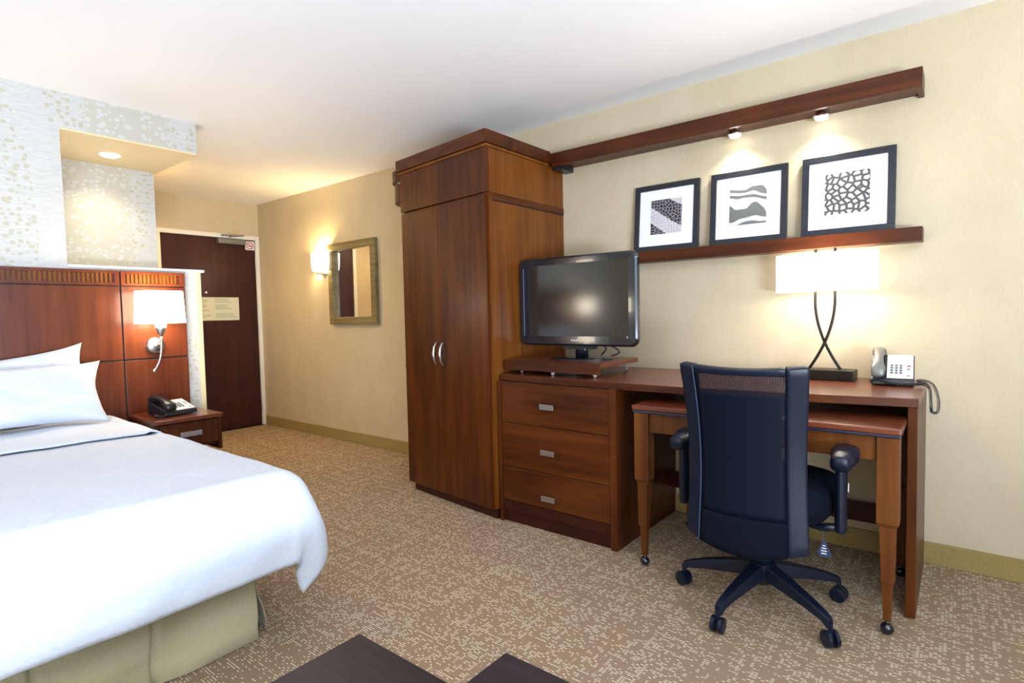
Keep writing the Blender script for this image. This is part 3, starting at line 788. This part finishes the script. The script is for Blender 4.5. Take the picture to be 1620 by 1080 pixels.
def drape(x_head, x_foot, ye, top, dropf, drops, t, name, m, label, cat, wr=.006, amp=1.0, nx=100, ny=110, hem_noise=.0):
    """cloth over the bed: flat top, rolled edge, drops at the foot and at both sides, hanging corner"""
    bm = B(); r = .075; grid = []
    S0, S1 = 0, (x_foot-x_head)+dropf
    T0 = ye+drops
    def edge(d):      # arc-length beyond the edge start -> (out, down)
        arc = r*PI/2
        if d <= 0: return d, 0
        if d < arc: a = d/r; return r*math.sin(a), r*(1-math.cos(a))
        return r+.030*math.sin(min(PI, (d-arc)*9)), r+(d-arc)
    ts = [-T0+2*T0*j/ny for j in range(ny+1)]
    for i in range(nx+1):
        s = S0+(S1-S0)*i/nx; row = []
        ds = s-(x_foot-r-x_head)
        for tt in ts:
            dt = abs(tt)-(ye-r); sg = 1 if tt > 0 else -1
            if dropf > 0 and ds > 0 and dt > 0:
                dd = math.hypot(ds, dt); o, dn = edge(dd); a = math.atan2(dt, ds)
                wq = min(1, dn/.40)
                fl = .035*math.sin(2*a)*math.sin(PI*min(1, wq)) - .075*wq**2*math.exp(-((a-.5)/.32)**2) + .065*wq**1.5*math.sin(a)**2
                px = x_foot-r+(o+fl)*math.cos(a); py = ye-r+(o+fl)*math.sin(a)
            else:
                o1, d1 = edge(ds) if dropf > 0 else (ds, 0); o2, d2 = edge(dt)
                px = x_foot-r+o1 if (dropf > 0 and ds > 0) else x_head+s
                py = (ye-r+o2+.065*min(1, max(0, d2)/.40)**1.5) if dt > 0 else abs(tt); dn = max(d1, d2)
            hang = min(1, dn/.25)
            n1 = fbm(px*2.1, py*sg*2.1, 1.7)*.010 + fbm(px*5.5+3, py*sg*6, 4.1)*wr*.8 + fbm(px*15, py*sg*15, 8)*.0012
            z = top-dn+(n1*amp if hang < .5 else n1*.3)
            # gentle crown
            z += -.012*(abs(tt)/ye)**4*(dn == 0)
            if hang > 0:
                w = hang*(.012*fbm(tt*3.0+s*3.0, .5, 2.2)+.006*fbm(tt*9+s*9, 1.5, 2.2))*amp
                if ds > 0 and dropf > 0: px += w*1.2
                if dt > 0: py += w*1.2
            row.append(bm.verts.new((px, py*sg, z)))
        grid.append(row)
    for a, b in zip(grid, grid[1:]):
        for j in range(ny): bm.faces.new([a[j], b[j], b[j+1], a[j+1]])
    o = solo(name, bm, m, label, cat, smooth=True)
    s = o.modifiers.new('Solid', 'SOLIDIFY'); s.thickness = t; s.offset = 1
    return o
drape(-2.995, -1.775, 1.050, .618, .262, .255, .012, 'comforter', linen, 'white quilted bedspread draped over the bed with one corner hanging at the foot', 'bedspread')
drape(-3.60, -2.95, 1.030, .638, 0, .20, .010, 'folded_sheet', sheetm, 'smooth white sheet folded back over the bedspread below the pillows', 'sheet', nx=40, ny=120)

def pillow(loc, rot, a, b, T, label, seed, group='white pillows on the bed'):
    bm = B(); n = 36; F = []; K = []
    for j in range(n+1):
        fr_, kr = [], []
        for i in range(n+1):
            u, v = -1+2*i/n, -1+2*j/n
            x = a*u*(1-.085*(1-v*v)); y = b*v*(1-.14*(1-u*u*u*u))
            h = T*(max(0, (1-u**4)*(1-v**4)))**.55
            h *= 1+.16*fbm(u*1.7+seed, v*1.7, seed)
            wr = .022*fbm(u*3.5+seed+v*1.5, v*2.0, seed)*(1-(u*v)**2)+.009*abs(fbm(u*7+v*4, v*5, seed+3))
            fr_.append(bm.verts.new((x, y, h+wr+.002))); kr.append(bm.verts.new((x, y, -h*.8+wr-.002)))
        F.append(fr_); K.append(kr)
    for j in range(n):
        for i in range(n):
            bm.faces.new([F[j][i], F[j][i+1], F[j+1][i+1], F[j+1][i]]); bm.faces.new([K[j][i+1], K[j][i], K[j+1][i], K[j+1][i+1]])
    for i in range(n):
        for A, Bq in (((F[0][i+1], F[0][i]), (K[0][i], K[0][i+1])), ((F[n][i], F[n][i+1]), (K[n][i+1], K[n][i])), ((K[i][0], F[i][0]), (F[i+1][0], K[i+1][0])), ((F[i][n], K[i][n]), (K[i+1][n], F[i+1][n]))):
            bm.faces.new([*A, *Bq])
    M = Matrix.Translation(loc) @ rot.to_4x4()
    bmesh.ops.transform(bm, matrix=M, verts=bm.verts)
    o = solo('pillow', bm, sheetm, label, 'pillow', group=group, smooth=True)
    return o
def lean(deg, roll=0):
    # local x -> world y, local y -> up/back, local z -> towards +x
    base = Matrix(((0, -math.cos(R(deg)), math.sin(R(deg))), (1, 0, 0), (0, math.sin(R(deg)), math.cos(R(deg)))))
    return Matrix.Rotation(R(roll), 3, 'X') @ base
PB = pillow((-3.605, .490, .818), lean(80, 8), .425, .170, .042, 'white pillow standing behind another pillow, its corner peeking up by the headboard seam', 1.3)
PA = pillow((-3.440, .478, .806), lean(66, -1), .450, .165, .066, 'plump white pillow leaning in front of the other one, nearest the nightstand', 4.7)
pillow((-3.600, -.480, .840), lean(80, -2), .430, .170, .042, 'white back pillow against the headboard on the half of bed farther from the nightstand', 2.3)
pillow((-3.440, -.478, .806), lean(66, 1), .450, .165, .066, 'white front pillow leaning on the half of bed farther from the nightstand', 6.7)

# ------------------------------------------------------------------ headboard
hb = thing('headboard', 'wide cherry headboard with fluted top rail fixed to the half-height wall', 'headboard', (-3.72, 0, 0))
XF = -3.70
obj('backing', bx(XH+.001, XF-.012, -1.435, 1.435, .02, 1.430), seam, hb)
for y0, y1 in ((-1.435, -1.102), (-1.094, 1.094), (1.102, 1.435)):
    obj('lower_panel', bx(XF-.012, XF, y0, y1, .02, .927), w_head, hb, bevel=.0015)
    obj('upper_panel', bx(XF-.012, XF, y0, y1, .935, 1.348), w_head, hb, bevel=.0015)
    rl = B(); box(rl, XF-.012, XF+.003, y0, y1, 1.420, 1.436); box(rl, XF-.012, XF+.003, y0, y1, 1.354, 1.368)
    box(rl, XF-.012, XF+.003, y0, y0+.022, 1.368, 1.42); box(rl, XF-.012, XF+.003, y1-.022, y1, 1.368, 1.42)
    top = obj('top_rail', rl, w_head, hb)
    obj('fluting_back', bx(XF-.0118, XF-.0105, y0+.022, y1-.022, 1.368, 1.42), w_head, top)
    fl = B(); y = y0+.030
    while y+.012 < y1-.026:
        box(fl, XF-.011, XF+.001, y, y+.0115, 1.3685, 1.4195); y += .0205
    obj('fluting', fl, w_side, top)

# nightstand hung on the headboard
ng = thing('nightstand', 'small cherry wall-hung nightstand with one drawer holding the black telephone', 'nightstand', (-3.5, 1.25, .40))
obj('top', prism(B(), [(-3.692, 1.10), (-3.30, 1.10), (-3.292, 1.18), (-3.296, 1.449), (-3.692, 1.449)], .598, .620), w_top, ng, bevel=.003)
obj('side_panel', bx(-3.692, -3.318, 1.427, 1.447, .412, .5975), w_v, ng, bevel=.002)
obj('side_panel', bx(-3.692, -3.318, 1.105, 1.125, .412, .5975), w_v, ng, bevel=.002)
obj('body', bx(-3.692, -3.330, 1.126, 1.426, .446, .597), w_dark, ng)
nd = obj('drawer', bx(-3.3295, -3.313, 1.128, 1.424, .462, .590), w_x, ng, bevel=.002)
obj('pull', bx(-3.3125, -3.300, 1.222, 1.335, .512, .540), satin, nd, bevel=.002)

# bedside wall lamps
def bed_lamp(y, label):
    t = thing('wall_lamp', label, 'wall lamp', (XF, y, 1.0), group='wall lamps on the headboard')
    obj('wall_plate', lathe(B(), [(.050, XF+.0005), (.050, XF+.012), (.040, XF+.022), (.012, XF+.026)], (0, y+.012, 1.006), 32, 'x'), steel, t, smooth=True)
    obj('switch', bx(XF+.02, XF+.034, y+.010, y+.026, .975, .99), blk, t)
    ax = XF+.135
    cup = B(); lathe(cup, [(.007, 1.06), (.016, 1.075), (.026, 1.10), (.029, 1.132)], (ax, y, 0), 24)
    obj('cup', cup, steel, t, smooth=True)
    arm = tube(B(), bez((ax, y, 1.062), (ax+.002, y-.002, .98), (ax+.012, y-.01, .92), (ax+.004, y-.045, .872), 18), [.007]*10+[.006]*9, 10)
    sphere(arm, (ax+.004, y-.046, .868), .010)
    obj('arm', arm, steel, t, smooth=True)
    obj('bracket', tube(B(), [(XF+.018, y+.01, 1.006), (XF+.07, y+.004, 1.01), (ax, y, 1.015)], .009), steel, t, smooth=True)
    obj('shade', oval_shell(XF+.135, y, 1.136, 1.318, .105, .126, 2.2, top=.94), shade_m, t, smooth=True)
    obj('bulb', sphere(B(), (XF+.135, y, 1.225), .022), bulb, t, smooth=True)
    light('POINT', 'bedside_light', (XF+.135, y, 1.275), 2, (1, .74, .45), .03)
    light('POINT', 'bedside_light', (XF+.135, y, 1.175), 2, (1, .74, .45), .03)
bed_lamp(1.245, 'steel wall lamp with lit white oval shade on the headboard above the nightstand')
bed_lamp(-1.245, 'wall lamp at the far end of the headboard, its glow reflected in the television')

# niche downlight
rl_ = thing('recessed_downlight', 'small round recessed downlight in the soffit above the wallpapered niche', 'ceiling light', (-4.10, 1.20, 2.175))
obj('trim_ring', lathe(B(), [(.062, 2.1748), (.060, 2.171), (.050, 2.170)], (-4.10, 1.20, 0), 32), white, rl_)
obj('lens', lathe(B(), [(.049, 2.1698), (.040, 2.164), (.01, 2.162)], (-4.10, 1.20, 0), 28), bulb, rl_, smooth=True)
light('SPOT', 'niche_beam', (-4.10, 1.20, 2.150), 9, (1, .86, .62), .03, (-.18, 0, -1), spot_size=R(120), spot_blend=.8)

# entry lamp + hall light
es = thing('hall_sconce', 'frosted half-round wall sconce glowing beside the framed mirror', 'wall lamp', (-4.70, D-.01, 1.5))
pts = [(-4.70+.135*math.cos(a), D-.015-.10*math.sin(a)) for a in [PI*k/18 for k in range(19)]]
gl = B(); rings = []
for z, k in ((1.585, .86), (1.60, .95), (1.66, 1.0), (1.75, 1.02)): rings.append([(-4.70+(x+4.70)*k, D-.015+(y-D+.015)*k, z) for x, y in pts])
ring_loft(gl, rings, cap=False, closed=False)
go = obj('glass', gl, sconce_m, es, smooth=True)
s_ = go.modifiers.new('S', 'SOLIDIFY'); s_.thickness = .004
obj('backplate', bx(-4.78, -4.62, D-.012, D-.001, 1.56, 1.74), white, es)
obj('bracket', bx(-4.74, -4.66, D-.075, D-.001, 1.555, 1.578), satin, es, bevel=.003)
obj('bulb', sphere(B(), (-4.70, D-.055, 1.66), .02), bulb, es, smooth=True)
light('POINT', 'hall_sconce_light', (-4.70, D-.055, 1.72), 9, (1, .72, .32), .03)
light('POINT', 'hall_sconce_light', (-4.70, D-.075, 1.62), 4, (1, .72, .32), .03)
hl = thing('recessed_downlight', 'recessed light in the hall ceiling hidden behind the soffit', 'ceiling light', (-5.0, 1.68, H))
obj('trim_ring', lathe(B(), [(.09, H-.0005), (.088, H-.006), (.07, H-.007)], (-5.0, 1.68, 0), 32), white, hl)
obj('lens', lathe(B(), [(.068, H-.0072), (.05, H-.012), (.01, H-.013)], (-5.0, 1.68, 0), 28), bulb, hl, smooth=True)
light('SPOT', 'hall_beam', (-5.0, 1.68, H-.03), 50, (1, .68, .29), .06, (0, 0, -1), spot_size=R(165), spot_blend=.5)

# mirror
mi = thing('wall_mirror', 'tall rectangular mirror in an antique gold frame on the hall wall', 'mirror', (-4.265, D, 1.08))
mx0, mx1, mz0, mz1, fw = -4.60, -3.905, 1.083, 1.822, .068
f = B()
for x0, x1, z0, z1 in ((mx0, mx1, mz0, mz0+fw), (mx0, mx1, mz1-fw, mz1), (mx0, mx0+fw, mz0+fw, mz1-fw), (mx1-fw, mx1, mz0+fw, mz1-fw)): box(f, x0, x1, D-.040, D-.001, z0, z1)
obj('frame', f, goldfr, mi, bevel=.006)
g = B(); th = R(3.3); xa, xb = mx0+fw-.001, mx1-fw+.001
yb_ = D-.036; ya = yb_+(xb-xa)*math.tan(th)
prism(g, [(xa, ya), (xb, yb_), (xb, yb_+.001), (xa, ya+.001)], mz0+fw-.002, mz1-fw+.002)
obj('glass', g, mirror_m, mi)

# ------------------------------------------------------------------ dark low tables in the foreground
def low_table(x0, x1, y0, y1, z, label):
    t = thing('coffee_table', label, 'coffee table', ((x0+x1)/2, (y0+y1)/2, 0), group='espresso coffee tables')
    obj('tabletop', bx(x0, x1, y0, y1, z-.035, z), w_esp, t, bevel=.002)
    obj('apron', bx(x0+.02, x1-.02, y0+.02, y1-.02, z-.09, z-.0352), w_esp, t)
    for x in (x0+.015, x1-.065):
        for y in (y0+.015, y1-.065): obj('leg', bx(x, x+.05, y, y+.05, 0, z-.0905), w_esp, t, bevel=.002)
low_table(-1.105, -.72, .02, .775, .40, 'dark espresso low table in the foreground, larger in view and nearer the bed')
low_table(-.676, -.10, .10, .803, .50, 'dark espresso low table in the foreground, slightly taller, nearer the desk')

# ------------------------------------------------------------------ daylight, plus an added ceiling fill
light('AREA', 'window_daylight', (XR+.25, (WY0+WY1)/2, (WZ0+WZ1)/2), 26, (.62, .78, 1), (3.0, 1.85), (-1, 0, .15))
light('AREA', 'added_ceiling_fill', (XR+.14, -.75, .62), 250, (.80, .88, 1), (2.2, .5), (-.5, -.1, 1))  # added fill lamp by the window, aimed up to whiten the ceiling
w = bpy.data.worlds.new('sky'); bpy.context.scene.world = w; w.use_nodes = True
w.node_tree.nodes['Background'].inputs[0].default_value = (.60, .76, 1, 1); w.node_tree.nodes['Background'].inputs[1].default_value = 2.0

# ------------------------------------------------------------------ camera
cam = bpy.data.cameras.new('camera'); co = bpy.data.objects.new('camera', cam); C.objects.link(co)
yaw, pit, rol = -.676624609, .0499122287, .0211480912
cy_, sy_, cp, sp, cr, sr = math.cos(yaw), math.sin(yaw), math.cos(pit), math.sin(pit), math.cos(rol), math.sin(rol)
fwd = Vector((sy_*cp, cy_*cp, -sp)); right = Vector((cy_, -sy_, 0)); down = fwd.cross(right)
r2 = right*cr+down*sr; d2 = down*cr-right*sr
M = Matrix((r2, -d2, -fwd)).transposed().to_4x4(); M.translation = (0, 0, 1.15)
co.matrix_world = M
cam.sensor_fit = 'HORIZONTAL'; cam.sensor_width = 36; cam.lens = 888.149458*36/1620; cam.clip_start = .02
sc = bpy.context.scene; sc.camera = co
sc.view_settings.view_transform = 'Standard'; sc.view_settings.look = 'None'
sc.view_settings.gamma = 1; sc.view_settings.use_curve_mapping = False
sc.view_settings.exposure = 0.68
